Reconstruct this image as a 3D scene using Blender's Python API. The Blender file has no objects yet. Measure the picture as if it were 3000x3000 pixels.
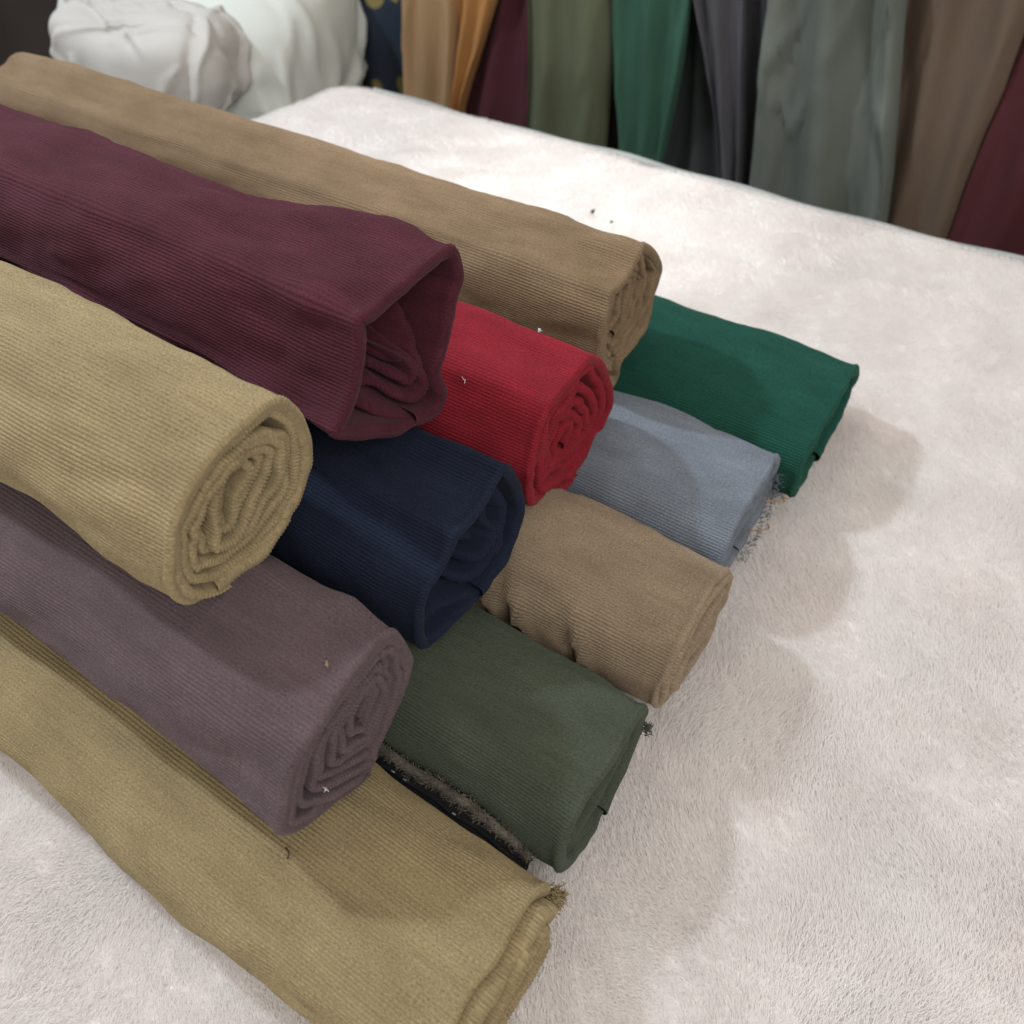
import bpy, math, random
import numpy as np
from mathutils import Vector
random.seed(4)
rng = np.random.default_rng(7)
SC = 0.7                      # one layout unit (the camera's height above the table) in metres
scene = bpy.context.scene
col = scene.collection

# ------------------------------------------------------------------ camera, light, exposure
cam_d = bpy.data.cameras.new("camera")
cam = bpy.data.objects.new("camera", cam_d)
col.objects.link(cam)
cam.location = (0, 0, SC)
cam.rotation_euler = (math.radians(90 - 47.4), 0, math.radians(33.2))
cam_d.sensor_fit = 'HORIZONTAL'
cam_d.sensor_width = 36.0
cam_d.lens = 36.0 * 788.0 / 1024.0
cam_d.clip_start = 0.02
cam_d.clip_end = 60
cam_d.dof.use_dof = True
cam_d.dof.focus_distance = 0.95 * SC
cam_d.dof.aperture_fstop = 5.6
scene.camera = cam

world = bpy.data.worlds.new("World")
scene.world = world
world.use_nodes = True
bg = world.node_tree.nodes["Background"]
bg.inputs[0].default_value = (1.0, 0.945, 0.885, 1)
bg.inputs[1].default_value = 0.54

def aim(o, target):
    o.rotation_euler = (Vector(target) - o.location).to_track_quat('-Z', 'Y').to_euler()

def area_light(name, loc, target, size, size_y, watts, color, shape='RECTANGLE'):
    d = bpy.data.lights.new(name, 'AREA')
    d.shape = shape
    d.size = size
    if shape in ('RECTANGLE', 'ELLIPSE'):
        d.size_y = size_y
    d.energy = watts
    d.color = color
    o = bpy.data.objects.new(name, d)
    col.objects.link(o)
    o.location = [c * SC for c in loc]
    aim(o, [c * SC for c in target])
    return o

def spot_light(name, loc, target, angle, blend, radius, watts, color):
    d = bpy.data.lights.new(name, 'SPOT')
    d.spot_size = math.radians(angle)
    d.spot_blend = blend
    d.shadow_soft_size = radius
    d.energy = watts
    d.color = color
    o = bpy.data.objects.new(name, d)
    col.objects.link(o)
    o.location = [c * SC for c in loc]
    aim(o, [c * SC for c in target])
    return o

# small bright lamp up to the left of the stack: gives the round-ended shadows on the rolls
area_light("key_lamp", (-3.1, 0.35, 3.1), (-0.2, 0.7, 0.1), 0.16, 0.16, 51, (0.78, 0.89, 1.0), 'DISK')
# wide soft window light from the right and the front
area_light("window_light", (1.9, -0.6, 2.6), (-0.3, 0.8, 0.1), 1.6, 1.2, 37, (1.0, 0.985, 0.96))
# soft ceiling light
area_light("ceiling_light", (-1.0, 1.6, 3.4), (-0.8, 1.3, 0), 2.0, 1.6, 20, (1.0, 0.98, 0.95))
# beam that falls on the plush behind the long roll
spot_light("beam_light", (-0.6, -0.6, 4.0), (-0.98, 1.74, 0.0), 17, 1.0, 0.05, 210, (0.97, 1.0, 1.0))

scene.view_settings.view_transform = 'Standard'
scene.view_settings.look = 'None'
scene.view_settings.gamma = 1
scene.view_settings.exposure = 0.08
scene.cycles.max_bounces = 6
scene.cycles.diffuse_bounces = 4
scene.cycles.use_denoising = True

# ------------------------------------------------------------------ helpers
def _hash(ix, iy, iz, seed):
    h = (ix.astype(np.int64) * 374761393 + iy.astype(np.int64) * 668265263 + iz.astype(np.int64) * 2147483647 + seed * 974711) & 0xffffffff
    h = ((h ^ (h >> 13)) * 1274126177) & 0xffffffff
    h = h ^ (h >> 16)
    return (h & 0xffff) / 65535.0 * 2 - 1

def noise3(x, y, z=0.0, seed=0):
    x, y, z = np.broadcast_arrays(np.asarray(x, float), np.asarray(y, float), np.asarray(z, float))
    fx, fy, fz = np.floor(x), np.floor(y), np.floor(z)
    u, v, w = x - fx, y - fy, z - fz
    u, v, w = u * u * (3 - 2 * u), v * v * (3 - 2 * v), w * w * (3 - 2 * w)
    r = 0
    for dx in (0, 1):
        for dy in (0, 1):
            for dz in (0, 1):
                wt = (u if dx else 1 - u) * (v if dy else 1 - v) * (w if dz else 1 - w)
                r = r + wt * _hash(fx + dx, fy + dy, fz + dz, seed)
    return r

def fbm(x, y, z=0.0, seed=0, octv=3):
    r, a = 0, 1.0
    for i in range(octv):
        r = r + a * noise3(np.asarray(x) * 2 ** i, np.asarray(y) * 2 ** i, np.asarray(z) * 2 ** i, seed + i * 17)
        a *= 0.5
    return r

def link(name, me, parent=None, loc=None):
    o = bpy.data.objects.new(name, me)
    col.objects.link(o)
    if parent is not None:
        o.parent = parent
    if loc is not None:
        o.location = loc
    return o

def grid_object(name, V, mat, parent=None, uv=None, wrap_u=False, wrap_v=False, flip=False, extra=None, smooth=True):
    """V (m, n, 3) in metres -> one quad mesh."""
    m, n = V.shape[:2]
    idx = np.arange(m * n).reshape(m, n)
    iu = np.arange(m if wrap_u else m - 1)
    iv = np.arange(n if wrap_v else n - 1)
    a = idx[np.ix_(iu, iv)]
    b = idx[np.ix_((iu + 1) % m, iv)]
    c = idx[np.ix_((iu + 1) % m, (iv + 1) % n)]
    d = idx[np.ix_(iu, (iv + 1) % n)]
    q = np.stack([a, b, c, d] if not flip else [a, d, c, b], -1).reshape(-1, 4)
    verts = V.reshape(-1, 3)
    polys = [q]
    me = bpy.data.meshes.new(name)
    nq = len(q)
    loops = q.reshape(-1)
    starts = np.arange(nq) * 4
    tot = np.full(nq, 4)
    if extra is not None:                       # extra polygons: list of index lists
        for p in extra:
            starts = np.append(starts, len(loops))
            tot = np.append(tot, len(p))
            loops = np.append(loops, p)
    me.vertices.add(len(verts))
    me.vertices.foreach_set("co", verts.astype(np.float32).ravel())
    me.loops.add(len(loops))
    me.loops.foreach_set("vertex_index", loops.astype(np.int32))
    me.polygons.add(len(starts))
    me.polygons.foreach_set("loop_start", starts.astype(np.int32))
    me.polygons.foreach_set("loop_total", tot.astype(np.int32))
    me.polygons.foreach_set("use_smooth", np.full(len(starts), smooth))
    if uv is not None:
        l = me.uv_layers.new(name="cloth")
        l.data.foreach_set("uv", uv.reshape(-1, 2)[loops].astype(np.float32).ravel())
    me.update(calc_edges=True)
    me.validate()
    me.materials.append(mat)
    return link(name, me, parent)

def mesh_object(name, verts, faces, mat, parent=None, smooth=True):
    me = bpy.data.meshes.new(name)
    me.from_pydata([tuple(v) for v in verts], [], [tuple(f) for f in faces])
    me.polygons.foreach_set("use_smooth", [smooth] * len(me.polygons))
    me.update()
    me.materials.append(mat)
    return link(name, me, parent)

def tube(points, radius, sides=6):
    """verts, faces of a thin tube through points (metres); radius may be a list."""
    P = np.array(points, float)
    n = len(P)
    R = np.broadcast_to(np.asarray(radius, float), (n,))
    T = np.gradient(P, axis=0)
    T /= np.linalg.norm(T, axis=1)[:, None] + 1e-12
    ref = np.array([0.31, 0.52, 0.79])
    A = np.cross(T, ref); A /= np.linalg.norm(A, axis=1)[:, None] + 1e-12
    B = np.cross(T, A)
    v, f = [], []
    for i in range(n):
        for k in range(sides):
            t = 2 * math.pi * k / sides
            v.append(P[i] + R[i] * (A[i] * math.cos(t) + B[i] * math.sin(t)))
    for i in range(n - 1):
        for k in range(sides):
            f.append((i * sides + k, i * sides + (k + 1) % sides, (i + 1) * sides + (k + 1) % sides, (i + 1) * sides + k))
    f.append(tuple(range(sides))[::-1])
    f.append(tuple((n - 1) * sides + k for k in range(sides)))
    return v, f

class Soup:
    def __init__(self):
        self.v, self.f = [], []
    def add(self, v, f):
        o = len(self.v)
        self.v += [tuple(p) for p in v]
        self.f += [tuple(i + o for i in q) for q in f]
    def tube(self, *a, **k):
        self.add(*tube(*a, **k))
    def build(self, name, mat, parent=None):
        return mesh_object(name, self.v, self.f, mat, parent)

def closed_curve(P, M):
    """periodic Catmull-Rom through P, resampled to M points even in arc length, counter-clockwise, starting at the top."""
    P = np.array(P, float)
    a = 0.5 * np.sum(P[:, 0] * np.roll(P[:, 1], -1) - np.roll(P[:, 0], -1) * P[:, 1])
    if a < 0:
        P = P[::-1]
    n = len(P)
    t = np.linspace(0, 1, 16, endpoint=False)[:, None]
    out = []
    for i in range(n):
        p0, p1, p2, p3 = P[i - 1], P[i], P[(i + 1) % n], P[(i + 2) % n]
        out.append(0.5 * ((2 * p1) + (-p0 + p2) * t + (2 * p0 - 5 * p1 + 4 * p2 - p3) * t ** 2 + (-p0 + 3 * p1 - 3 * p2 + p3) * t ** 3))
    Q = np.concatenate(out)
    c = Q.mean(0)
    Q = np.roll(Q, -int(np.argmin(abs(np.arctan2(Q[:, 1] - c[1], Q[:, 0] - c[0]) - math.pi / 2))), axis=0)
    Qc = np.vstack([Q, Q[:1]])
    s = np.concatenate([[0], np.cumsum(np.linalg.norm(np.diff(Qc, axis=0), axis=1))])
    u = np.linspace(0, s[-1], M, endpoint=False)
    return np.stack([np.interp(u, s, Qc[:, k]) for k in (0, 1)], -1), s[-1]

def superellipse(yc, zc, w, h, n=2.3, m=48, tilt=0.0):
    t = np.linspace(0, 2 * math.pi, m, endpoint=False)
    c, s = np.cos(t), np.sin(t)
    y = w * np.sign(c) * abs(c) ** (2 / n)
    z = h * np.sign(s) * abs(s) ** (2 / n)
    ct, st = math.cos(tilt), math.sin(tilt)
    return np.stack([yc + y * ct - z * st, zc + y * st + z * ct], -1)

def psample(O, th):
    """periodic sample of closed curve O (M,2) at fractions th"""
    M = len(O)
    x = (th % 1.0) * M
    i = np.floor(x).astype(int) % M
    f = (x - np.floor(x))[:, None]
    return O[i] * (1 - f) + O[(i + 1) % M] * f

# ------------------------------------------------------------------ materials
def new_mat(name):
    m = bpy.data.materials.new(name)
    m.use_nodes = True
    nt = m.node_tree
    b = nt.nodes["Principled BSDF"]
    return m, nt, b

def N(nt, kind, **kw):
    n = nt.nodes.new(kind)
    for k, v in kw.items():
        setattr(n, k, v)
    return n

def cord_mat(name, rgb, sheen=0.35, tint=None, mottle=0.13, hue2=None, scale=1.0):
    m, nt, b = new_mat(name)
    L = nt.links.new
    uv = N(nt, 'ShaderNodeUVMap')
    mp = N(nt, 'ShaderNodeMapping'); mp.inputs['Scale'].default_value = (14 * scale, 30 * scale, 1)
    L(uv.outputs[0], mp.inputs[0])
    n1 = N(nt, 'ShaderNodeTexNoise'); n1.inputs['Scale'].default_value = 1.0; n1.inputs['Detail'].default_value = 5; n1.inputs['Roughness'].default_value = 0.6
    L(mp.outputs[0], n1.inputs['Vector'])
    mp2 = N(nt, 'ShaderNodeMapping'); mp2.inputs['Scale'].default_value = (420, 1000, 1)
    L(uv.outputs[0], mp2.inputs[0])
    n2 = N(nt, 'ShaderNodeTexNoise'); n2.inputs['Scale'].default_value = 1.0; n2.inputs['Detail'].default_value = 3
    L(mp2.outputs[0], n2.inputs['Vector'])
    # colour: nap patches x pile speckle that also paints fibre glints into the colour
    r1 = N(nt, 'ShaderNodeValToRGB')
    r1.color_ramp.elements[0].position = 0.32; r1.color_ramp.elements[1].position = 0.70
    lo = [c * (1 - mottle) for c in rgb]; hi = [min(1, c * (1 + mottle)) for c in rgb]
    if hue2:
        hi = [min(1, c) for c in hue2]
    r1.color_ramp.elements[0].color = (*lo, 1); r1.color_ramp.elements[1].color = (*hi, 1)
    L(n1.outputs['Fac'], r1.inputs['Fac'])
    r2 = N(nt, 'ShaderNodeMapRange'); r2.inputs[1].default_value = 0.28; r2.inputs[2].default_value = 0.72; r2.inputs[3].default_value = 0.66; r2.inputs[4].default_value = 1.34
    L(n2.outputs['Fac'], r2.inputs[0])
    mp3 = N(nt, 'ShaderNodeMapping'); mp3.inputs['Scale'].default_value = (16, 330, 1)
    L(uv.outputs[0], mp3.inputs[0])
    n3 = N(nt, 'ShaderNodeTexNoise'); n3.inputs['Scale'].default_value = 1.0; n3.inputs['Detail'].default_value = 2
    L(mp3.outputs[0], n3.inputs['Vector'])
    r3 = N(nt, 'ShaderNodeMapRange'); r3.inputs[1].default_value = 0.3; r3.inputs[2].default_value = 0.7; r3.inputs[3].default_value = 0.94; r3.inputs[4].default_value = 1.06
    L(n3.outputs['Fac'], r3.inputs[0])
    ml = N(nt, 'ShaderNodeMath', operation='MULTIPLY'); L(r2.outputs[0], ml.inputs[0]); L(r3.outputs[0], ml.inputs[1])
    mx = N(nt, 'ShaderNodeVectorMath', operation='SCALE')
    L(r1.outputs[0], mx.inputs[0]); L(ml.outputs[0], mx.inputs['Scale'])
    L(mx.outputs[0], b.inputs['Base Color'])
    bp = N(nt, 'ShaderNodeBump'); bp.inputs['Strength'].default_value = 0.75; bp.inputs['Distance'].default_value = 0.0009
    L(n2.outputs['Fac'], bp.inputs['Height']); L(bp.outputs[0], b.inputs['Normal'])
    b.inputs['Roughness'].default_value = 0.92
    b.inputs['Specular IOR Level'].default_value = 0.15
    b.inputs['Sheen Weight'].default_value = sheen
    b.inputs['Sheen Roughness'].default_value = 0.45
    t = tint or [min(1, c * 1.6 + 0.12) for c in rgb]
    b.inputs['Sheen Tint'].default_value = (*t, 1)
    return m

def plain_cloth(name, rgb, rough=0.9, sheen=0.2, scale=6.0, mottle=0.18, stretch=(1, 1, 0.25), bump=0.3):
    m, nt, b = new_mat(name)
    L = nt.links.new
    tc = N(nt, 'ShaderNodeTexCoord')
    mp = N(nt, 'ShaderNodeMapping'); mp.inputs['Scale'].default_value = stretch
    L(tc.outputs['Object'], mp.inputs[0])
    n1 = N(nt, 'ShaderNodeTexNoise'); n1.inputs['Scale'].default_value = scale; n1.inputs['Detail'].default_value = 6
    L(mp.outputs[0], n1.inputs['Vector'])
    r = N(nt, 'ShaderNodeValToRGB')
    r.color_ramp.elements[0].position = 0.3; r.color_ramp.elements[1].position = 0.7
    r.color_ramp.elements[0].color = (*[c * (1 - mottle) for c in rgb], 1)
    r.color_ramp.elements[1].color = (*[min(1, c * (1 + mottle)) for c in rgb], 1)
    L(n1.outputs['Fac'], r.inputs['Fac']); L(r.outputs[0], b.inputs['Base Color'])
    n2 = N(nt, 'ShaderNodeTexNoise'); n2.inputs['Scale'].default_value = 420; n2.inputs['Detail'].default_value = 2
    L(tc.outputs['Object'], n2.inputs['Vector'])
    bp = N(nt, 'ShaderNodeBump'); bp.inputs['Strength'].default_value = bump; bp.inputs['Distance'].default_value = 0.001
    L(n2.outputs['Fac'], bp.inputs['Height']); L(bp.outputs[0], b.inputs['Normal'])
    b.inputs['Roughness'].default_value = rough
    b.inputs['Specular IOR Level'].default_value = 0.2
    b.inputs['Sheen Weight'].default_value = sheen
    b.inputs['Sheen Tint'].default_value = (*[min(1, c * 1.5 + 0.1) for c in rgb], 1)
    return m

def ring_print(name):
    """navy cloth with a flat gold print of rings and discs"""
    m, nt, b = new_mat(name)
    L = nt.links.new
    tc = N(nt, 'ShaderNodeTexCoord')
    mp = N(nt, 'ShaderNodeMapping'); mp.inputs['Scale'].default_value = (9.5, 0, 8.0); mp.inputs['Location'].default_value = (0.35, 0, 0.3)
    L(tc.outputs['Object'], mp.inputs[0])
    v = N(nt, 'ShaderNodeTexVoronoi', feature='F1'); v.inputs['Scale'].default_value = 1.0; v.inputs['Randomness'].default_value = 0.65
    L(mp.outputs[0], v.inputs['Vector'])
    r = N(nt, 'ShaderNodeValToRGB'); r.color_ramp.interpolation = 'EASE'
    e = r.color_ramp.elements
    navy = (0.012, 0.022, 0.040, 1); gold = (0.22, 0.18, 0.055, 1)
    e[0].position = 0.10; e[0].color = navy
    e[1].position = 0.15; e[1].color = gold
    for p, c in ((0.30, gold), (0.35, navy)):
        k = e.new(p); k.color = c
    L(v.outputs['Distance'], r.inputs['Fac'])
    n = N(nt, 'ShaderNodeTexNoise'); n.inputs['Scale'].default_value = 9
    L(tc.outputs['Object'], n.inputs['Vector'])
    r3 = N(nt, 'ShaderNodeMapRange'); r3.inputs[3].default_value = 0.6; r3.inputs[4].default_value = 1.3
    L(n.outputs['Fac'], r3.inputs[0])
    mx = N(nt, 'ShaderNodeVectorMath', operation='SCALE')
    L(r.outputs[0], mx.inputs[0]); L(r3.outputs[0], mx.inputs['Scale'])
    L(mx.outputs[0], b.inputs['Base Color'])
    b.inputs['Roughness'].default_value = 0.8
    return m

# ------------------------------------------------------------------ setting: floor, wall
floor_m = plain_cloth("floor_concrete", (0.16, 0.15, 0.14), sheen=0, scale=3, stretch=(1, 1, 1))
wall_m = plain_cloth("wall_paint", (0.06, 0.05, 0.045), sheen=0, scale=2, stretch=(1, 1, 1))
def box(name, lo, hi, mat, parent=None):
    (x0, y0, z0), (x1, y1, z1) = [[c * SC for c in p] for p in (lo, hi)]
    v = [(x, y, z) for z in (z0, z1) for y in (y0, y1) for x in (x0, x1)]
    f = [(0, 2, 3, 1), (4, 5, 7, 6), (0, 1, 5, 4), (2, 6, 7, 3), (1, 3, 7, 5), (0, 4, 6, 2)]
    return mesh_object(name, v, f, mat, parent, smooth=False)
fl = box("floor", (-12, -6, -1.18), (8, 4.2, -1.1), floor_m); fl["kind"] = "structure"
wl = box("wall", (-12, 3.05, -1.1), (8, 3.2, 3.4), wall_m); wl["kind"] = "structure"

# ------------------------------------------------------------------ plush blanket
X0, X1, Y0, Y1 = -2.14, 0.95, -1.0, 2.18
def tag(o, label, cat, group=None, kind=None):
    o["label"] = label; o["category"] = cat
    if group: o["group"] = group
    if kind: o["kind"] = kind

def plush_mat(name, rgb):
    m, nt, b = new_mat(name)
    L = nt.links.new
    tc = N(nt, 'ShaderNodeTexCoord')
    n = N(nt, 'ShaderNodeTexNoise'); n.inputs['Scale'].default_value = 9; n.inputs['Detail'].default_value = 5
    L(tc.outputs['Object'], n.inputs['Vector'])
    r = N(nt, 'ShaderNodeValToRGB')
    r.color_ramp.elements[0].position = 0.35; r.color_ramp.elements[1].position = 0.68
    r.color_ramp.elements[0].color = (rgb[0] * 0.97, rgb[1] * 0.95, rgb[2] * 0.945, 1)
    r.color_ramp.elements[1].color = (*rgb, 1)
    L(n.outputs['Fac'], r.inputs['Fac']); L(r.outputs[0], b.inputs['Base Color'])
    b.inputs['Roughness'].default_value = 0.95
    b.inputs['Specular IOR Level'].default_value = 0.1
    return m
plush_m = plush_mat("plush_white", (0.80, 0.765, 0.745))
def pile_mat(name, rgb):
    m = plush_mat(name, rgb)
    nt = m.node_tree; L = nt.links.new
    b = nt.nodes["Principled BSDF"]; out = nt.nodes["Material Output"]
    tr = N(nt, 'ShaderNodeBsdfTranslucent'); mixs = N(nt, 'ShaderNodeMixShader'); mixs.inputs[0].default_value = 0.5
    src = b.inputs['Base Color'].links[0].from_socket
    L(src, tr.inputs['Color'])
    L(b.outputs[0], mixs.inputs[1]); L(tr.outputs[0], mixs.inputs[2]); L(mixs.outputs[0], out.inputs['Surface'])
    return m
pile_m = pile_mat("plush_pile", (0.87, 0.845, 0.825))
binding_m = plain_cloth("binding_grey", (0.30, 0.31, 0.30), sheen=0.1)

def fur_height(x, y):
    h = (0.008 * fbm(x * 2.3, y * 2.3, 0, 3, 3) + (0.0030 + 0.0045 * np.clip((y - 1.0) / 0.5, 0, 1)) * fbm(x * 9 + 3, y * 6, 0, 9, 3)) * np.clip((Y1 - y) / 0.25, 0.15, 1)
    # soft creases running across the far part
    for (ax, ay, bx, by, amp, w) in ((-1.95, 1.55, -1.35, 2.05, -0.012, 0.05), (-1.62, 1.35, -0.95, 2.1, -0.014, 0.05), (-0.75, 1.35, -0.25, 1.95, -0.008, 0.06)):
        d = np.array([bx - ax, by - ay]); ln = np.hypot(*d); d /= ln
        t = (x - ax) * d[0] + (y - ay) * d[1]
        s = -(x - ax) * d[1] + (y - ay) * d[0]
        h = h + amp * np.exp(-(s / w) ** 2) * np.exp(-(np.clip(np.abs(t - ln / 2) - ln / 2, 0, None) / 0.1) ** 2)
    return h

def drape(x, y):
    """flat plan position -> position with the edges rolled over the table"""
    r = 0.10
    # the left and rear edges hang over
    ix0, iy1 = X0 + 0.045 + r, Y1 - 0.045 - r
    dx = np.minimum(x - ix0, 0); dy = np.maximum(y - iy1, 0)
    d = np.hypot(dx, dy)
    over = np.clip(d - r, 0, None)
    nx = np.where(d > 1e-9, dx / (d + 1e-9), 0); ny = np.where(d > 1e-9, dy / (d + 1e-9), 0)
    R = 0.045
    ang = np.clip(over / R, 0, math.pi / 2)
    horiz = R * np.sin(ang)
    drop = R * (1 - np.cos(ang)) + np.clip(over - R * math.pi / 2, 0, None)
    px = x - nx * over + nx * horiz
    py = y - ny * over + ny * horiz
    return px, py, -drop, over

gx = np.concatenate([np.linspace(X0 - 0.5, X0 + 0.2, 50), np.linspace(X0 + 0.2, X1, 190)[1:]])
gy = np.concatenate([np.linspace(Y0, 1.98, 190), np.linspace(1.98, Y1 + 0.5, 50)[1:]])
GX, GY = np.meshgrid(gx, gy, indexing='ij')
PX, PY, PZ, OV = drape(GX, GY)
PZ = PZ + fur_height(GX, GY) * np.exp(-OV * 6) - 0.010
PX = PX - np.where(OV > 0.07, 0.02 * noise3(GY * 5, GX * 5, 0, 5) * np.clip(OV * 3, 0, 1) * (GX < X0), 0)
PY = PY + np.where(OV > 0.07, 0.02 * noise3(GX * 5, GY * 2, 0, 6) * np.clip(OV * 3, 0, 1) * (GY > Y1), 0)
blanket = grid_object("plush_blanket", np.stack([PX, PY, PZ], -1) * SC, plush_m)
tag(blanket, "white plush fur blanket spread under the stacked corduroy rolls", "blanket")

# table under the blanket
table_m = plain_cloth("table_wood", (0.20, 0.12, 0.07), sheen=0, scale=8)
tbl = bpy.data.objects.new("display_table", None); col.objects.link(tbl)
tbl.location = (-0.6 * SC, 0.6 * SC, -1.1 * SC)
tag(tbl, "wooden display table hidden under the white plush blanket", "table")
def table_box(name, lo, hi):
    o = box(name, lo, hi, table_m, tbl)
    o.matrix_parent_inverse.identity()
    for v in o.data.vertices:
        v.co -= tbl.location
    return o
table_box("tabletop", (X0 + 0.03, Y0 + 0.03, -0.13), (X1 - 0.03, Y1 - 0.03, -0.055))
for x in (X0 + 0.15, X1 - 0.15):
    for y in (Y0 + 0.15, Y1 - 0.15):
        table_box("leg", (x - 0.05, y - 0.05, -1.1), (x + 0.05, y + 0.05, -0.13))

# pile: hair strands
NF = 1150000
def fur_strands():
    # more strands where the camera is near
    n = NF
    x = rng.uniform(X0 - 0.12, X1, n * 2); y = rng.uniform(-0.25, Y1 + 0.12, n * 2)
    dist = np.sqrt(x ** 2 + y ** 2 + 1)
    keep = rng.uniform(0, 1, n * 2) < np.clip((1.25 / dist) ** 1.6, 0, 1)
    inside = (x < -0.5) & (y > 0.1) & (y < 1.2) & (x > -1.75)      # under the stack
    vis = x > -2.3
    sel = keep & ~inside & vis
    x, y = x[sel][:n], y[sel][:n]
    n = len(x)
    px, py, pz, ov = drape(x, y)
    z = pz + fur_height(x, y) * np.exp(-ov * 6) - 0.0085
    flow = 1.25 * fbm(x * 3.2, y * 3.2, 0, 21, 3) + 2.0
    a = flow + rng.normal(0, 0.4, n)
    lean = 0.85 + 0.15 * fbm(x * 5, y * 5, 0, 31, 2) + rng.normal(0, 0.18, n)
    ln = 0.0105 * (1 + 0.25 * noise3(x * 12, y * 12, 0, 41) + rng.normal(0, 0.15, n))
    ln = np.clip(ln, 0.006, 0.04)
    edge = np.clip(ov / 0.07, 0, 1)
    d = np.stack([np.cos(a) * lean, np.sin(a) * lean, np.ones(n)], -1)
    # over the rounded edge the strands stand off the edge
    out = np.stack([np.where(x < X0 + 0.1, -1.0, 0.0), np.where(y > Y1 - 0.1, 1.0, 0.0), 0 * x], -1)
    d = d * (1 - 0.6 * edge[:, None]) + out * edge[:, None]
    d /= np.linalg.norm(d, axis=1)[:, None]
    side = np.stack([np.cos(a), np.sin(a), -0.5 * np.ones(n)], -1)
    P = np.empty((n, 4, 3))
    base = np.stack([px, py, z], -1)
    for i, t in enumerate((0, 0.35, 0.7, 1.0)):
        P[:, i] = base + d * (ln * t)[:, None] + side * (0.3 * ln * t * t * np.clip(lean, 0, 1.2))[:, None]
    return P * SC, n
P, n = fur_strands()
hc = bpy.data.hair_curves.new("pile")
hc.add_curves([4] * n)
hc.attributes["position"].data.foreach_set("vector", P.astype(np.float32).ravel())
ra = hc.attributes.get("radius") or hc.attributes.new("radius", 'FLOAT', 'POINT')
rad = np.tile(np.array([0.00025, 0.00024, 0.0002, 0.0001]), n)
ra.data.foreach_set("value", rad.astype(np.float32))
hc.materials.append(pile_m)
pile = link("pile", hc, blanket)
pile["kind"] = "stuff"

# grey binding along the far edge
pts = [(x, Y1 - 0.010 + 0.003 * math.sin(x * 9), -0.017 + 0.004 * math.sin(x * 6 + 1) + 0.003 * math.sin(x * 17)) for x in np.linspace(X0 + 0.15, X1 - 0.02, 120)]
s = Soup(); s.tube([tuple(c * SC for c in p) for p in pts], 0.010 * SC, sides=8)
s.build("edge_binding", binding_m, blanket)

# ------------------------------------------------------------------ corduroy rolls
ENDS = {
    'A': (-0.430, [(1.026,0.405), (1.080,0.364), (1.118,0.322), (1.113,0.295), (1.106,0.261), (1.105,0.235), (1.092,0.212), (1.065,0.207), (1.026,0.205), (0.994,0.203), (0.994,0.182), (0.987,0.165), (0.964,0.170), (0.931,0.207), (0.910,0.256), (0.907,0.289), (0.904,0.317), (0.907,0.342), (0.917,0.359), (0.928,0.373), (0.956,0.376), (0.982,0.388), (1.002,0.403)]),
    'B': (-0.500, [(0.661,0.546), (0.670,0.507), (0.656,0.481), (0.641,0.455), (0.626,0.423), (0.614,0.401), (0.615,0.381), (0.622,0.348), (0.607,0.328), (0.569,0.337), (0.522,0.363), (0.482,0.388), (0.446,0.413), (0.418,0.441), (0.439,0.449), (0.459,0.468), (0.471,0.498), (0.480,0.524), (0.487,0.545), (0.513,0.546), (0.548,0.550), (0.579,0.554), (0.611,0.555), (0.639,0.554)]),
    'C': (-0.510, [(0.381,0.515), (0.394,0.495), (0.402,0.475), (0.405,0.454), (0.404,0.432), (0.399,0.414), (0.391,0.400), (0.383,0.389), (0.370,0.378), (0.353,0.367), (0.347,0.360), (0.321,0.352), (0.301,0.345), (0.269,0.346), (0.242,0.348), (0.220,0.361), (0.202,0.385), (0.202,0.423), (0.216,0.462), (0.240,0.489), (0.274,0.507), (0.301,0.515), (0.334,0.520), (0.362,0.522)]),
    'D': (-0.390, [(0.805,0.357), (0.835,0.332), (0.863,0.294), (0.886,0.251), (0.895,0.219), (0.895,0.195), (0.885,0.180), (0.871,0.162), (0.840,0.144), (0.802,0.138), (0.765,0.132), (0.733,0.144), (0.692,0.163), (0.650,0.190), (0.638,0.212), (0.635,0.240), (0.636,0.265), (0.650,0.292), (0.664,0.319), (0.681,0.339), (0.703,0.347), (0.729,0.351), (0.756,0.356), (0.780,0.361)]),
    'E': (-0.370, [(0.559,0.355), (0.588,0.304), (0.610,0.236), (0.590,0.196), (0.564,0.166), (0.532,0.155), (0.488,0.157), (0.448,0.175), (0.415,0.181), (0.378,0.187), (0.370,0.242), (0.386,0.285), (0.413,0.304), (0.437,0.321), (0.448,0.333), (0.471,0.334), (0.514,0.336), (0.539,0.349)]),
    'F': (-0.340, [(0.313,0.338), (0.324,0.299), (0.328,0.259), (0.321,0.231), (0.305,0.208), (0.294,0.198), (0.264,0.176), (0.241,0.164), (0.234,0.133), (0.216,0.144), (0.191,0.163), (0.166,0.179), (0.139,0.196), (0.115,0.230), (0.123,0.254), (0.144,0.292), (0.159,0.312), (0.174,0.324), (0.195,0.331), (0.217,0.338), (0.239,0.345), (0.265,0.350), (0.287,0.350)]),
}
GROUP = "corduroy fabric rolls stacked on the white blanket"

def fold_disp(x, s, folds):
    """local pinch folds on the outer wrap: (x0, s0, dx, ds, half length, width, amp) in layout units"""
    r = 0
    for (x0, s0, dx, ds, hl, w, amp) in folds:
        l = math.hypot(dx, ds)
        ux, us = dx / l, ds / l
        t = (x - x0) * ux + (s - s0) * us
        q = -(x - x0) * us + (s - s0) * ux
        env = np.exp(-(t / hl) ** 2)
        r = r + amp * env * (np.exp(-(q / w) ** 2) - 0.8 * np.exp(-((q - 1.5 * w) / w) ** 2))
    return r

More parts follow.
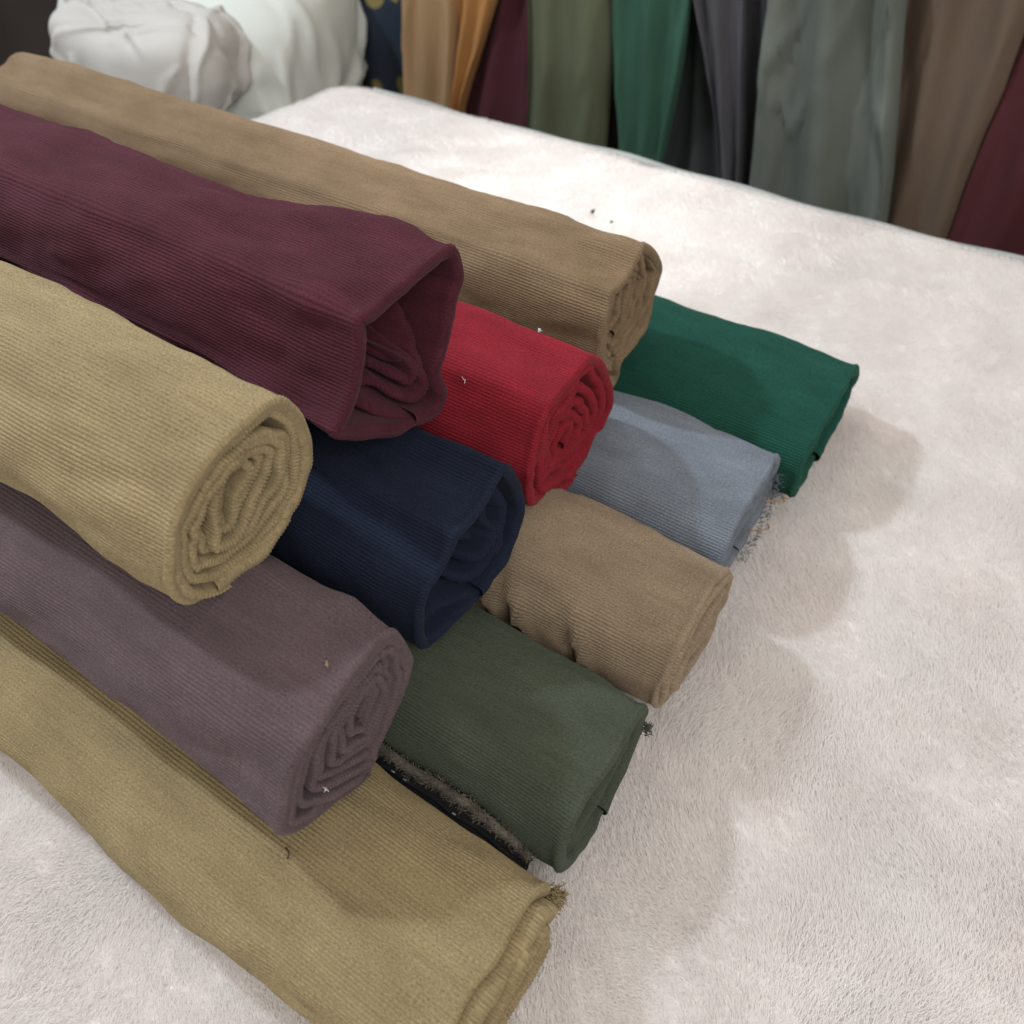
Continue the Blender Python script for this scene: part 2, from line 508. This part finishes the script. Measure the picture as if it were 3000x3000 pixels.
def make_roll(name, label, contour, xe, mat, x_far=-1.9, turns=5, core=None, core_r=0.12, pitch=0.0044, wale=0.0018,
              body=None, thick=0.72, recess=0.02, recess_dir=None, crumple=0.35, warp=0.012, lip=0.008, seed=1,
              start_deg=268, dlast=0.11, yaw=0.0, rough_body=0.0068, folds=(), lip_noise=0.004, tilt_x=(0.0, 0.0), end_drop=0.0, q0=0.04, lip_in=0.15, leg_in=0.34, crease=0.0024, body_mix=0.5, blend0=0.02, spiral_sign=1):
    """contour: outline of the open end on the plane x = xe; everything in layout units"""
    M = 1440
    O, per = closed_curve(contour, M)
    c = O.mean(0)
    base = (xe * SC, c[0] * SC, O[:, 1].min() * SC)
    root = bpy.data.objects.new(name, None)
    col.objects.link(root)
    root.location = base
    root.rotation_euler.z = math.radians(yaw)
    root.empty_display_size = 0.05
    tag(root, label, "fabric roll", GROUP)
    rel = O - c
    start = float(np.argmin(np.abs((np.degrees(np.arctan2(rel[:, 1], rel[:, 0])) - start_deg + 180) % 360 - 180))) / M
    dl = dlast
    # core outline the layers shrink to
    if core is None:
        K = c + (O - c) * core_r
    else:
        (ya, za), (yb, zb) = core                       # a flattened core: thin capsule between two points
        ctr = np.array([(ya + yb) / 2, (za + zb) / 2]); ax = np.array([yb - ya, zb - za]); l = np.hypot(*ax); ax = ax / l
        nv = np.array([-ax[1], ax[0]])
        dirs = O - c
        dn = dirs / (np.linalg.norm(dirs, axis=1)[:, None] + 1e-9)
        K = ctr + np.clip(dn @ ax * 1.4, -1, 1)[:, None] * ax * l / 2 + (dn @ nv)[:, None] * nv * 0.006
    def layer_point(phi):                              # phi in turns, 0..turns
        q = np.where(phi < turns - 1, q0 + (1 - dl - q0) * phi / (turns - 1), 1 - dl * (turns - phi))
        th = start + spiral_sign * phi
        o = psample(O, th); k = psample(K, th)
        p = k * (1 - q)[:, None] + o * q[:, None]
        wf = np.clip((0.93 - q) * 2.6, 0, 1) * np.clip(1.2 - 0.4 * q, 0, 1)
        d = np.stack([fbm(p[:, 0] * 26, p[:, 1] * 26, 0, seed, 2), fbm(p[:, 0] * 26, p[:, 1] * 26, 7.3, seed + 5, 2)], -1)
        return p + d * (warp * wf)[:, None], q, th
    gap = np.linalg.norm(O - K, axis=1).mean() * (1 - dl - q0) / (turns - 1)
    half = 0.5 * gap * thick

    def ribbon(phi0, phi1, depth, outer):
        ph = np.linspace(phi0, phi1, int(3000 * (phi1 - phi0)) + 50)
        p, q, th = layer_point(ph)
        s = np.concatenate([[0], np.cumsum(np.linalg.norm(np.diff(p, axis=0), axis=1))])
        ns = max(40, int(s[-1] / pitch * 6))
        su = np.linspace(0, s[-1], ns)
        ph = np.interp(su, s, ph)
        p, q, th = layer_point(ph)
        t = np.gradient(p, axis=0)
        k = 9
        ker = np.ones(k) / k
        pad = np.pad(t, ((k // 2, k // 2), (0, 0)), mode='edge')
        t = np.stack([np.convolve(pad[:, i], ker, 'valid') for i in (0, 1)], -1)
        t /= np.linalg.norm(t, axis=1)[:, None] + 1e-9
        nrm = np.stack([t[:, 1], -t[:, 0]], -1) * spiral_sign     # outward for a ccw turn
        wob = crumple * gap * fbm(su / 0.045, ph * 0.9, 0, seed + 11, 3) * np.clip((0.95 - q) * 4, 0.06, 1)
        wob = np.where(q > 0.6, np.minimum(wob, 0.08 * gap), wob)
        p = p + nrm * wob[:, None]
        phase = su / pitch
        w = np.abs(np.sin(math.pi * phase)) ** 0.6
        rec = recess * (0 * q if outer else (1 - q) * 1.0 + lip_in)
        if recess_dir is not None:                                  # less recess towards this direction
            dv = (p - c); dv = dv / (np.linalg.norm(dv, axis=1)[:, None] + 1e-9)
            rec = rec * (1 - 0.85 * np.clip(dv @ np.array(recess_dir), 0, 1))
        xt = -rec + lip_noise * fbm(su / 0.06, ph, 0, seed + 3, 3) + (lip_noise * 1.2) * noise3(ph * 1.0, q * 9, 1.1, seed + 8) * np.clip((1 - q) * 4, 0, 1)
        xt = xt + tilt_x[0] * (p[:, 0] - c[0]) + tilt_x[1] * (p[:, 1] - c[1])
        return su, ph, p, q, th, nrm, w, xt

    def to_obj(x, p, dz=0):
        V = np.empty(x.shape + (3,))
        V[..., 0] = x * SC
        V[..., 1] = (p[..., 0]) * SC - base[1]
        V[..., 2] = (p[..., 1]) * SC - base[2]
        return V

    # ---- coiled end: all inner layers, one ribbon with a rounded lip
    depth = 0.11
    su, ph, p, q, th, nrm, w, xt = ribbon(0, turns - 0.97, depth, False)
    prof = [(-1, -depth, 0.1), (-1, -depth * 0.3, 0.25), (-1, -1.3 * half, 0.5)]
    for a in (150, 120, 90, 60, 30):
        prof.append((math.cos(math.radians(a)), -1.3 * half * (1 - math.sin(math.radians(a))), 1.0))
    prof += [(1, -1.3 * half, 1.0), (1, -depth * 0.3, 1.0), (1, -depth, 1.0)]
    X = np.empty((len(su), len(prof))); PP = np.empty((len(su), len(prof), 2)); UV = np.empty((len(su), len(prof), 2))
    tc_ = np.clip(np.minimum((turns - 0.97 - ph) / 0.08, 1), 0, 1); tc_ = 0.12 + 0.88 * tc_ * tc_ * (3 - 2 * tc_)
    run = 0
    for j, (a, xx, ww) in enumerate(prof):
        nn = (a * half + wale * w * ww * (1 if a >= 0 else -0.6)) * tc_
        shr = (1 - leg_in * np.clip(-(xt + xx) / depth, 0, 1.2) ** 1.2)[:, None]
        PP[:, j] = c + (p + nrm * nn[:, None] - c) * shr
        X[:, j] = xt + xx + (wale * 0.9 * w if abs(a) < 0.95 else 0)
        run += 0.01
        UV[:, j] = np.stack([X[:, j] + 0.02 * j * half * 40, su], -1) * SC
    coil = grid_object("coiled_layers", to_obj(X, PP), mat, root, UV, flip=(spiral_sign > 0))
    # ---- outer wrap: last turn, its lip and the whole outside of the roll
    su, ph, p, q, th, nrm, w, xt = ribbon(turns - 1.0, turns, depth, True)
    lh = max(half, lip)
    tp = np.clip((turns - ph) / 0.05, 0, 1); tp = tp * tp * (3 - 2 * tp)              # the free edge thins out
    p = p - nrm * (0.6 * lh + 0.9 * lh * (1 - tp))[:, None]                          # outside face lies on the traced outline
    B = None
    if body is not None:
        B, _ = closed_curve(body, M)
    else:
        cc = O.mean(0)
        e = np.sqrt(2) * (O - cc).std(0)
        el, _ = closed_curve(superellipse(cc[0], cc[1], e[0], e[1], 2.25), M)
        B = body_mix * el + (1 - body_mix) * O
    pb = psample(B, th)
    xs = [-1.3 * lh]
    step = 0.010
    while xs[-1] > (x_far - xe):
        xs.append(xs[-1] - step); step *= 1.035
    prof = [(-1, -depth, 0.1), (-1, -depth * 0.4, 0.2), (-1, -1.3 * lh, 0.4)]
    for a in (155, 130, 105, 80, 55, 28):
        prof.append((math.cos(math.radians(a)), -1.3 * lh * (1 - math.sin(math.radians(a))), 0.9))
    m = len(prof)
    nx = m + len(xs)
    X = np.empty((len(su), nx)); PP = np.empty((len(su), nx, 2)); UV = np.empty((len(su), nx, 2))
    for j, (a, xx, ww) in enumerate(prof):
        nn = (a * lh + wale * w * ww * (1 if a > -0.5 else -0.5)) * (0.25 + 0.75 * tp)
        if xx < -1.4 * lh:
            f = min(max((-xx - blend0 + 0.03) / 0.22, 0), 1); f = f * f * (3 - 2 * f)
            PP[:, j] = p * (1 - f) + (pb - nrm * 0.6 * lh) * f - nrm * (1.0 * lh) * (1 + 5.0 * f)
        else:
            PP[:, j] = p + nrm * nn[:, None]
        X[:, j] = xt + xx
        UV[:, j] = np.stack([X[:, j] - (0.0 if a > 0 else 0.3), su], -1) * SC
    xs = np.array(xs)
    for j, xx in enumerate(xs):
        f = np.clip((-xx - blend0) / 0.22, 0, 1); f = f * f * (3 - 2 * f)
        ramp = np.clip((-xx - 1.3 * lh) / 0.05, 0, 1)
        po = (p + nrm * (0.6 * lh)) * (1 - f) + pb * f
        xw = xt * (1 - f) + xx
        dsp = rough_body * ramp * (fbm(xx * 4.5 + th * 3, th * 7 + 0 * th, 0, seed + 21, 3) + 0.35 * fbm(xx * 16 + 9, th * 16, 0, seed + 25, 2))
        cr = fbm(xx * 8 + th * 3 + 31, th * 4.5 - xx * 5, 0, seed + 41, 2)
        dsp = dsp - ramp * crease * np.exp(-(cr / 0.10) ** 2) * np.clip(0.5 + 1.2 * noise3(xx * 3.1, th * 4, 0, seed + 47), 0, 1)
        # keep the seam closed: fade the periodic mismatch
        dsp = dsp + ramp * fold_disp(xx + 0 * th, (th % 1.0) * per, folds)
        PP[:, nx - len(xs) + j] = po + nrm * (wale * w + dsp)[:, None]
        X[:, nx - len(xs) + j] = xw
        UV[:, nx - len(xs) + j] = np.stack([xw, su], -1) * SC
    V = to_obj(X, PP)
    if end_drop:
        V[..., 2] += end_drop * np.clip(-X, 0, 2) * SC
    far = [i * nx + nx - 1 for i in range(0, len(su), 5)]
    wrap = grid_object("outer_wrap", V, mat, root, UV, flip=(spiral_sign > 0), extra=[far])
    root["_per"] = per
    return root

rolls = {}
M_ = dict(
    A=cord_mat("brown_corduroy", (0.175, 0.119, 0.069), hue2=(0.198, 0.137, 0.082)),
    B=cord_mat("burgundy_corduroy", (0.050, 0.0100, 0.016), hue2=(0.064, 0.0142, 0.023)),
    C=cord_mat("sand_corduroy", (0.235, 0.180, 0.097)),
    D=cord_mat("red_corduroy", (0.180, 0.010, 0.018)),
    E=cord_mat("navy_corduroy", (0.0088, 0.0125, 0.026), sheen=0.18),
    F=cord_mat("plum_corduroy", (0.086, 0.060, 0.064)),
    G=cord_mat("emerald_corduroy", (0.0085, 0.052, 0.036)),
    H=cord_mat("blue_grey_corduroy", (0.130, 0.146, 0.170)),
    I=cord_mat("taupe_corduroy", (0.205, 0.153, 0.102)),
    J=cord_mat("olive_green_corduroy", (0.047, 0.056, 0.038)),
    K=cord_mat("khaki_corduroy", (0.215, 0.165, 0.087)),
)
def tier1(front, w, H, n=2.4):
    return superellipse(front + w, H / 2, w, H / 2, n)

rolls['G'] = make_roll("corduroy_roll", "emerald green corduroy roll lying farthest back in the bottom row", tier1(1.01, 0.163, 0.17), -0.105, M_['G'], turns=4, seed=3, x_far=-1.85)
rolls['H'] = make_roll("corduroy_roll", "blue-grey corduroy roll with loose orange threads at its frayed end", tier1(0.765, 0.128, 0.17), -0.14, M_['H'], turns=4, seed=13, x_far=-1.9, recess=0.02, core=((0.82, 0.08), (0.96, 0.09)))
rolls['I'] = make_roll("corduroy_roll", "taupe brown corduroy roll pinched into two slanting folds", tier1(0.535, 0.11, 0.175), -0.120, M_['I'], turns=4, recess=-0.008, lip_in=0.3, seed=23, x_far=-1.8, core=((0.59, 0.085), (0.70, 0.09)),
    folds=((-0.112, 0.165, 0.5, 1.0, 0.075, 0.008, 0.011), (-0.215, 0.160, 0.5, 1.0, 0.085, 0.010, 0.015), (-0.275, 0.14, 0.4, 1.0, 0.10, 0.010, 0.010)))
rolls['J'] = make_roll("corduroy_roll", "dark olive green corduroy roll with a dark fuzzy selvedge along its foot", tier1(0.285, 0.11, 0.165), -0.120, M_['J'], turns=3, seed=33, x_far=-1.85, core=((0.34, 0.08), (0.45, 0.085)), recess=0.02)
rolls['K'] = make_roll("corduroy_roll", "khaki corduroy roll nearest the camera, under the plum roll", tier1(0.02, 0.12, 0.16), -0.118, M_['K'], turns=4, seed=43, x_far=-1.9, recess=-0.022, lip_in=0.3, core=((0.08, 0.08), (0.20, 0.08)))

def end_roll(k, label, **kw):
    xe, pts = ENDS[k]
    rolls[k] = make_roll("corduroy_roll", label, pts, xe, M_[k], **kw)
end_roll('A', "long brown corduroy roll lying behind the burgundy one", turns=6, seed=53, x_far=-1.98, core=((0.98, 0.26), (1.02, 0.34)), recess=0.02, crumple=0.4)
end_roll('D', "bright red corduroy roll with a neat spiral end", turns=6, seed=63, x_far=-1.9, core=((0.752, 0.218), (0.762, 0.236)), recess=0.012, crumple=0.28, warp=0.008)
end_roll('E', "dark navy blue corduroy roll with a loosely tucked end", turns=5, seed=73, x_far=-1.85, core=((0.485, 0.285), (0.52, 0.30)), recess=0.075, recess_dir=(0.6, -0.8), crumple=0.45, warp=0.012, lip=0.008, dlast=0.12, leg_in=0.4, blend0=0.05, body_mix=0.7)
end_roll('F', "plum mauve corduroy roll with many tight coils at its end", turns=8, seed=83, x_far=-1.8, core=((0.245, 0.235), (0.265, 0.262)), crumple=0.2, warp=0.007, recess=0.012)
end_roll('B', "burgundy corduroy roll on top with a wide hollow end", turns=6, seed=93, x_far=-1.85, recess=0.16, recess_dir=(0.5, -0.87), crumple=0.5, warp=0.012, leg_in=0.65, blend0=0.05, dlast=0.10, lip=0.009, core=((0.50, 0.505), (0.535, 0.52)), body_mix=0.8, rough_body=0.0095)
end_roll('C', "sandy beige corduroy roll on top with thick ribbed layers showing", turns=7, start_deg=228, seed=103, x_far=-1.85, pitch=0.0042, wale=0.0024, recess=0.012, crumple=0.5, core=((0.28, 0.42), (0.305, 0.45)))

# ------------------------------------------------------------------ background: white bundles and hanging lengths
def bundle(name, label, center, half, mat, n=2.6, amp=0.04, seed=1, rz=0.0, creases=12, freq=3.0):
    nu, nv = 220, 120
    u = np.linspace(0, 2 * math.pi, nu, endpoint=False); v = np.linspace(-math.pi / 2, math.pi / 2, nv)
    U, Vv = np.meshgrid(u, v, indexing='ij')
    sp = lambda a, e: np.sign(a) * np.abs(a) ** e
    e = 2 / n
    x = sp(np.cos(Vv), e) * sp(np.cos(U), e); y = sp(np.cos(Vv), e) * sp(np.sin(U), e); z = sp(np.sin(Vv), e)
    d = fbm(x * freq + 3, y * freq, z * freq, seed, 2) * amp
    rc = np.random.default_rng(seed)
    for k in range(creases):                    # soft folds of slack cloth, each along its own slanting plane
        nv = rc.normal(0, 1, 3) * (1, 1, 0.5); nv /= np.linalg.norm(nv)
        q = x * nv[0] + y * nv[1] + z * nv[2] - rc.uniform(-0.8, 0.8) + 0.10 * noise3(x * 2 + k, y * 2, z * 2, seed + k)
        msk = np.clip(noise3(x * 1.3 + k * 5, y * 1.3, z * 1.3, seed + 40 + k) * 1.6, 0, 1)
        d = d + msk * amp * (0.55 * np.exp(-(q / 0.05) ** 2) - 0.35 * np.exp(-((q - 0.11) / 0.06) ** 2))
    x, y, z = x * (half[0] + d), y * (half[1] + d), z * (half[2] + d)
    c_, s_ = math.cos(rz), math.sin(rz)
    P = np.stack([x * c_ - y * s_, x * s_ + y * c_, z + half[2]], -1) * SC
    o = grid_object(name, P, mat, None, wrap_u=True, flip=False)
    o.location = (center[0] * SC, center[1] * SC, (center[2] - half[2]) * SC)
    tag(o, label, "cloth bundle", "white bundles beside the blanket")
    return o
sack_m = plain_cloth("white_sack", (0.58, 0.60, 0.56), rough=0.9, sheen=0.1, scale=3, mottle=0.05, stretch=(1, 1, 1), bump=0.1)
grey_m = plain_cloth("pale_grey_cloth", (0.46, 0.44, 0.41), sheen=0.1, scale=3, mottle=0.08, stretch=(1, 1, 1))
bundle("fabric_bundle", "big white stuffed sack behind the blanket's far left corner", (-2.83, 2.25, -0.05), (0.52, 0.46, 0.38), sack_m, n=3.0, amp=0.030, creases=24, seed=8, rz=0.25, freq=1.0)
bundle("fabric_bundle", "small pale grey bundle lying in front of the big white sack", (-2.60, 1.79, 0.09), (0.30, 0.20, 0.16), grey_m, n=3.4, amp=0.024, creases=22, seed=19, rz=0.3, freq=1.0)

HANG = "fabric lengths hanging behind the table"
def hanging(name, label, top, bottom, y, mat, depth=0.07, seed=1, folds=2.0, fold_amp=0.02, cat="hanging fabric", ztop=1.35, zbot=-0.75, group=HANG):
    """a gathered length of cloth: edges (x0, x1) at z = 0.2 and at z = -0.19, carried on above and below"""
    nu, nz = 90, 60
    zs = np.linspace(zbot, ztop, nz)
    t = np.clip((0.2 - zs) / 0.39, -1.2, 1.35)
    xl = top[0] + (bottom[0] - top[0]) * t; xr = top[1] + (bottom[1] - top[1]) * t
    a = np.linspace(0, 2 * math.pi, nu, endpoint=False)
    A, Z = np.meshgrid(a, zs, indexing='ij')
    L_, R_ = np.broadcast_to(xl, A.shape), np.broadcast_to(xr, A.shape)
    c = (L_ + R_) / 2; hw = np.maximum((R_ - L_) / 2, 0.02)
    ca, sa = np.cos(A), np.sin(A)
    x = np.sign(ca) * np.abs(ca) ** 0.8
    yy = np.sign(sa) * np.abs(sa) ** 0.8
    f = fold_amp * np.sin(x * folds * math.pi + 1.7 * noise3(Z * 1.3, 0 * Z + seed, 0, seed) + seed) + 0.5 * fold_amp * fbm(x * 3, Z * 3.2, 0, seed, 3)
    f = f + 0.6 * fold_amp * np.exp(-(fbm(x * 0.8 + Z * 1.1 + seed, Z * 2.6 - x * 1.4, 0, seed + 31, 2) / 0.10) ** 2) * np.clip(fold_amp / 0.02 - 0.6, 0.3, 1.2)
    X = c + x * hw + 0.012 * noise3(Z * 2.2, x, 0, seed + 3)
    Y = y + yy * depth * 0.8 + np.where(sa < 0, -1, 0.6) * f
    cx, cz = (top[0] + top[1]) / 2, zbot
    P = np.stack([X - cx, Y - y, Z - cz], -1) * SC
    m, n = A.shape
    o = grid_object(name, P, mat, None, wrap_u=True, flip=False, extra=[[i * n for i in range(m)][::-1], [i * n + n - 1 for i in range(m)]])
    o.location = (cx * SC, y * SC, cz * SC)
    tag(o, label, cat, group)
    return o
H = [
    ("navy hanging cloth printed with gold rings", (-2.60, -2.17), (-2.60, -2.20), 2.68, ring_print("ring_print"), 0.06),
    ("tan suede-like fabric length hanging beside the gold-ringed cloth", (-2.155, -1.94), (-2.195, -1.98), 2.60, plain_cloth("tan_cloth", (0.31, 0.20, 0.105)), 0.05),
    ("orange fabric length tapering to a point beside the tan one", (-1.95, -1.77), (-1.99, -1.945), 2.62, plain_cloth("orange_cloth", (0.37, 0.18, 0.062)), 0.03),
    ("dark maroon fabric length hanging left of the moss green one", (-1.84, -1.60), (-1.98, -1.60), 2.70, plain_cloth("maroon_cloth", (0.070, 0.019, 0.026)), 0.06),
    ("wide moss green fabric length hanging beside the emerald one", (-1.63, -1.30), (-1.63, -1.30), 2.60, plain_cloth("moss_cloth", (0.092, 0.102, 0.060)), 0.06),
    ("narrow dark brown fabric length between the moss and emerald green ones", (-1.33, -1.22), (-1.31, -1.19), 2.70, plain_cloth("dark_brown_cloth", (0.055, 0.028, 0.018)), 0.04),
    ("emerald green fabric length hanging and narrowing downwards", (-1.30, -1.05), (-1.23, -1.075), 2.60, plain_cloth("emerald_cloth", (0.032, 0.084, 0.058)), 0.06),
    ("dark teal grey fabric length behind the narrowing emerald one", (-1.12, -0.93), (-1.12, -0.83), 2.72, plain_cloth("teal_cloth", (0.040, 0.048, 0.046)), 0.05),
    ("purplish charcoal fabric length hanging in a tapering fold", (-1.00, -0.86), (-0.865, -0.78), 2.60, plain_cloth("charcoal_cloth", (0.066, 0.064, 0.070)), 0.04),
    ("near black fabric length between the charcoal and sage grey ones", (-0.89, -0.72), (-0.81, -0.70), 2.66, plain_cloth("black_cloth", (0.042, 0.041, 0.047)), 0.05),
    ("pale sage grey fabric length draped in loose folds", (-0.79, -0.40), (-0.735, -0.30), 2.58, plain_cloth("sage_cloth", (0.112, 0.125, 0.108)), 0.09),
    ("dusty brown fabric length right of the sage grey one", (-0.42, -0.12), (-0.36, -0.10), 2.64, plain_cloth("dusty_brown_cloth", (0.12, 0.085, 0.06)), 0.06),
    ("deep wine red fabric length at the right end of the row", (-0.14, 0.20), (-0.12, 0.22), 2.62, plain_cloth("wine_cloth", (0.07, 0.018, 0.022)), 0.06),
]
for i, (lab, top, bot, y, mat, dep) in enumerate(H):
    hanging("hanging_fabric", lab, top, bot, y, mat, depth=dep, seed=i * 7 + 2, fold_amp=0.02 if i != 10 else 0.035)

# ------------------------------------------------------------------ frayed edges, selvedge, threads, lint
def local(root, p):
    return [p[i] * SC - root.location[i] for i in range(3)]

def fuzz(soup, root, path, n, length, direction, spread, radius, jitter=0.004, seed=0):
    """short loose fibres along a path (layout units)"""
    r = np.random.default_rng(seed)
    path = np.array(path, float)
    seg = np.linspace(0, 1, len(path))
    for i in range(n):
        t = r.uniform(0, 1)
        p = np.array([np.interp(t, seg, path[:, k]) for k in range(3)]) + r.normal(0, jitter, 3)
        d = np.array(direction, float) + r.normal(0, spread, 3)
        d /= np.linalg.norm(d)
        l = length * r.uniform(0.4, 1.2)
        bend = r.normal(0, 0.35, 3)
        pts = [local(root, p + d * l * u + bend * l * u * u) for u in (0, 0.4, 0.75, 1.0)]
        soup.tube(pts, [radius * SC, radius * SC, radius * 0.8 * SC, radius * 0.3 * SC], sides=4)

def frayed(key, path, n, length, direction, spread=0.5, radius=0.0011, jitter=0.004, seed=0, mat=None):
    s = Soup()
    fuzz(s, rolls[key], path, n, length, direction, spread, radius, jitter, seed)
    o = s.build("frayed_edge", mat or M_[key], rolls[key])
    return o

frayed('J', [(-0.122, 0.492, 0.080), (-0.119, 0.498, 0.066), (-0.118, 0.498, 0.052)], 110, 0.005, (0.7, 0.7, 0.0), 0.6, radius=0.0007, jitter=0.003, seed=1)
frayed('K', [(-0.115, 0.245, 0.10), (-0.110, 0.258, 0.080), (-0.111, 0.258, 0.062), (-0.113, 0.25, 0.04)], 420, 0.0075, (0.75, 0.65, 0.0), 0.6, radius=0.0007, jitter=0.004, seed=3)
frayed('H', [(-0.140, 1.006, 0.09), (-0.136, 1.006, 0.06), (-0.133, 0.98, 0.03), (-0.131, 0.93, 0.012), (-0.133, 0.87, 0.008)], 300, 0.0055, (0.75, 0.6, -0.15), 0.6, radius=0.0006, jitter=0.004, seed=5)

# selvedge along the foot of the olive green roll
dark_m = plain_cloth("selvedge_band", (0.014, 0.013, 0.014), sheen=0.1, scale=60, stretch=(1, 1, 1))
fuzz_m = plain_cloth("selvedge_fuzz", (0.085, 0.074, 0.058), sheen=0.2, scale=80, mottle=0.5, stretch=(1, 1, 1))
white_m = plain_cloth("white_fibre", (0.62, 0.62, 0.63), sheen=0.1, scale=50, mottle=0.1, stretch=(1, 1, 1))
grey_print_m = plain_cloth("grey_print", (0.30, 0.31, 0.33), sheen=0)
rJ = rolls['J']
xs_ = np.linspace(-0.55, -0.158, 70)
def sel(x, y, z, k):
    drop = np.clip((x + 0.26) / 0.1, 0, 1) ** 2 * 0.03
    return (x, y + 0.0015 * noise3(x * 60, k, 0, 3), z - drop + 0.002 * noise3(x * 45, k, 0, 5))
s = Soup()
for dy, dz in ((0.0, 0.0), (0.004, 0.006), (-0.004, -0.008)):
    s.tube([local(rJ, sel(x, 0.271 + dy, 0.079 + dz, 1.0 + dy * 90)) for x in xs_], 0.0050 * SC, sides=8)
band = s.build("selvedge", dark_m, rJ)
band["label"] = "dark selvedge band between the green and khaki rolls"
s = Soup()
fpath = [sel(x, 0.279, 0.098, 4.0) for x in xs_]
s.tube([local(rJ, p) for p in fpath], 0.0058 * SC, sides=8)
fuzz(s, rJ, fpath, 3600, 0.0055, (0, -0.4, 0.7), 0.9, 0.0006, jitter=0.0035, seed=9)
fz = s.build("selvedge_fuzz", fuzz_m, rJ); fz["kind"] = "stuff"
for x in (-0.350, -0.332, -0.259):
    a = sel(x, 0.2680, 0.0840, 1.0); b = sel(x + 0.005, 0.2682, 0.0840, 1.0)
    v, f = tube([local(rJ, a), local(rJ, b)], 0.0010 * SC, 5)
    mesh_object("print_mark", v, f, grey_print_m, rJ)

# loose orange threads at the end of the blue-grey roll
thread_m = plain_cloth("orange_thread", (0.30, 0.17, 0.075), sheen=0.1)
for pts in ([(-0.140, 0.955, 0.075), (-0.120, 0.965, 0.075), (-0.110, 0.985, 0.062), (-0.122, 1.005, 0.052), (-0.112, 1.02, 0.038)],
            [(-0.140, 0.900, 0.055), (-0.122, 0.905, 0.060), (-0.112, 0.925, 0.052), (-0.120, 0.945, 0.040)]):
    q, _n = np.array(pts), 0
    t = np.linspace(0, len(q) - 1, 24)
    sm = np.stack([np.interp(t, range(len(q)), q[:, k]) for k in range(3)], -1)
    for _i in range(3):
        sm[1:-1] = (sm[:-2] + 2 * sm[1:-1] + sm[2:]) / 4
    v, f = tube([local(rolls['H'], p) for p in sm], 0.0011 * SC, 5)
    mesh_object("loose_thread", v, f, thread_m, rolls['H'])

# pressed line along the top of the navy roll
line_m = plain_cloth("pressed_nap", (0.020, 0.042, 0.085), sheen=0.6)
v, f = tube([local(rolls['E'], p) for p in ((-0.70, 0.450, 0.3335), (-0.60, 0.4485, 0.3325), (-0.53, 0.4475, 0.3305), (-0.47, 0.4457, 0.3275))], [0.0012 * SC, 0.0018 * SC, 0.0015 * SC, 0.0006 * SC], 5)
mesh_object("pressed_line", v, f, line_m, rolls['E'])

fleck_m = plain_cloth("straw_fleck", (0.30, 0.24, 0.15), sheen=0)
def lint(name, label, cat, center, mat, n, length, radius, seed, group=None):
    r = np.random.default_rng(seed)
    s = Soup()
    for i in range(n):
        d = r.normal(0, 1, 3); d /= np.linalg.norm(d)
        b = r.normal(0, 0.6, 3)
        s.tube([[(d[k] * (u - 0.5) + b[k] * u * u) * length * SC for k in range(3)] for u in (0, 0.33, 0.66, 1)], radius * SC, sides=4)
    o = s.build(name, mat)
    o.location = [c * SC for c in center]
    tag(o, label, cat, group)
    return o
lint("lint_tuft", "white lint tuft on the crest of the red roll against the brown one", "lint", (-0.478, 0.800, 0.362), white_m, 30, 0.0026, 0.0004, 1)
lint("lint_curl", "tiny white curl of lint on the front of the red roll", "lint", (-0.5185, 0.676, 0.336), white_m, 2, 0.006, 0.0005, 2)
lint("lint_speck", "white lint speck caught low in the plum roll's coiled end", "lint", (-0.342, 0.1765, 0.219), white_m, 16, 0.0024, 0.0004, 3)
lint("lint_speck", "yellowish lint speck on top of the plum roll", "lint", (-0.371, 0.2416, 0.3440), fleck_m, 14, 0.0028, 0.0005, 4)
crumb_m = plain_cloth("dark_crumb", (0.03, 0.028, 0.03), sheen=0)
lint("dark_crumb", "larger of two dark crumbs on the plush behind the brown roll", "crumb", (-0.9136, 1.7876, 0.004), crumb_m, 16, 0.005, 0.0018, 5, "dark crumbs on the blanket")
lint("dark_crumb", "smaller of two dark crumbs on the plush, nearer the brown roll", "crumb", (-0.845, 1.762, 0.004), crumb_m, 12, 0.004, 0.0014, 6, "dark crumbs on the blanket")
v, f = tube([[c * SC for c in p] for p in ((-0.3587, 0.120, 0.1635), (-0.354, 0.1190, 0.1640), (-0.3505, 0.1165, 0.1635), (-0.3496, 0.1125, 0.1620))], 0.0006 * SC, 5)
o = mesh_object("stray_hair", v, f, crumb_m)
tag(o, "dark stray hair lying on the khaki roll below the plum one", "hair")
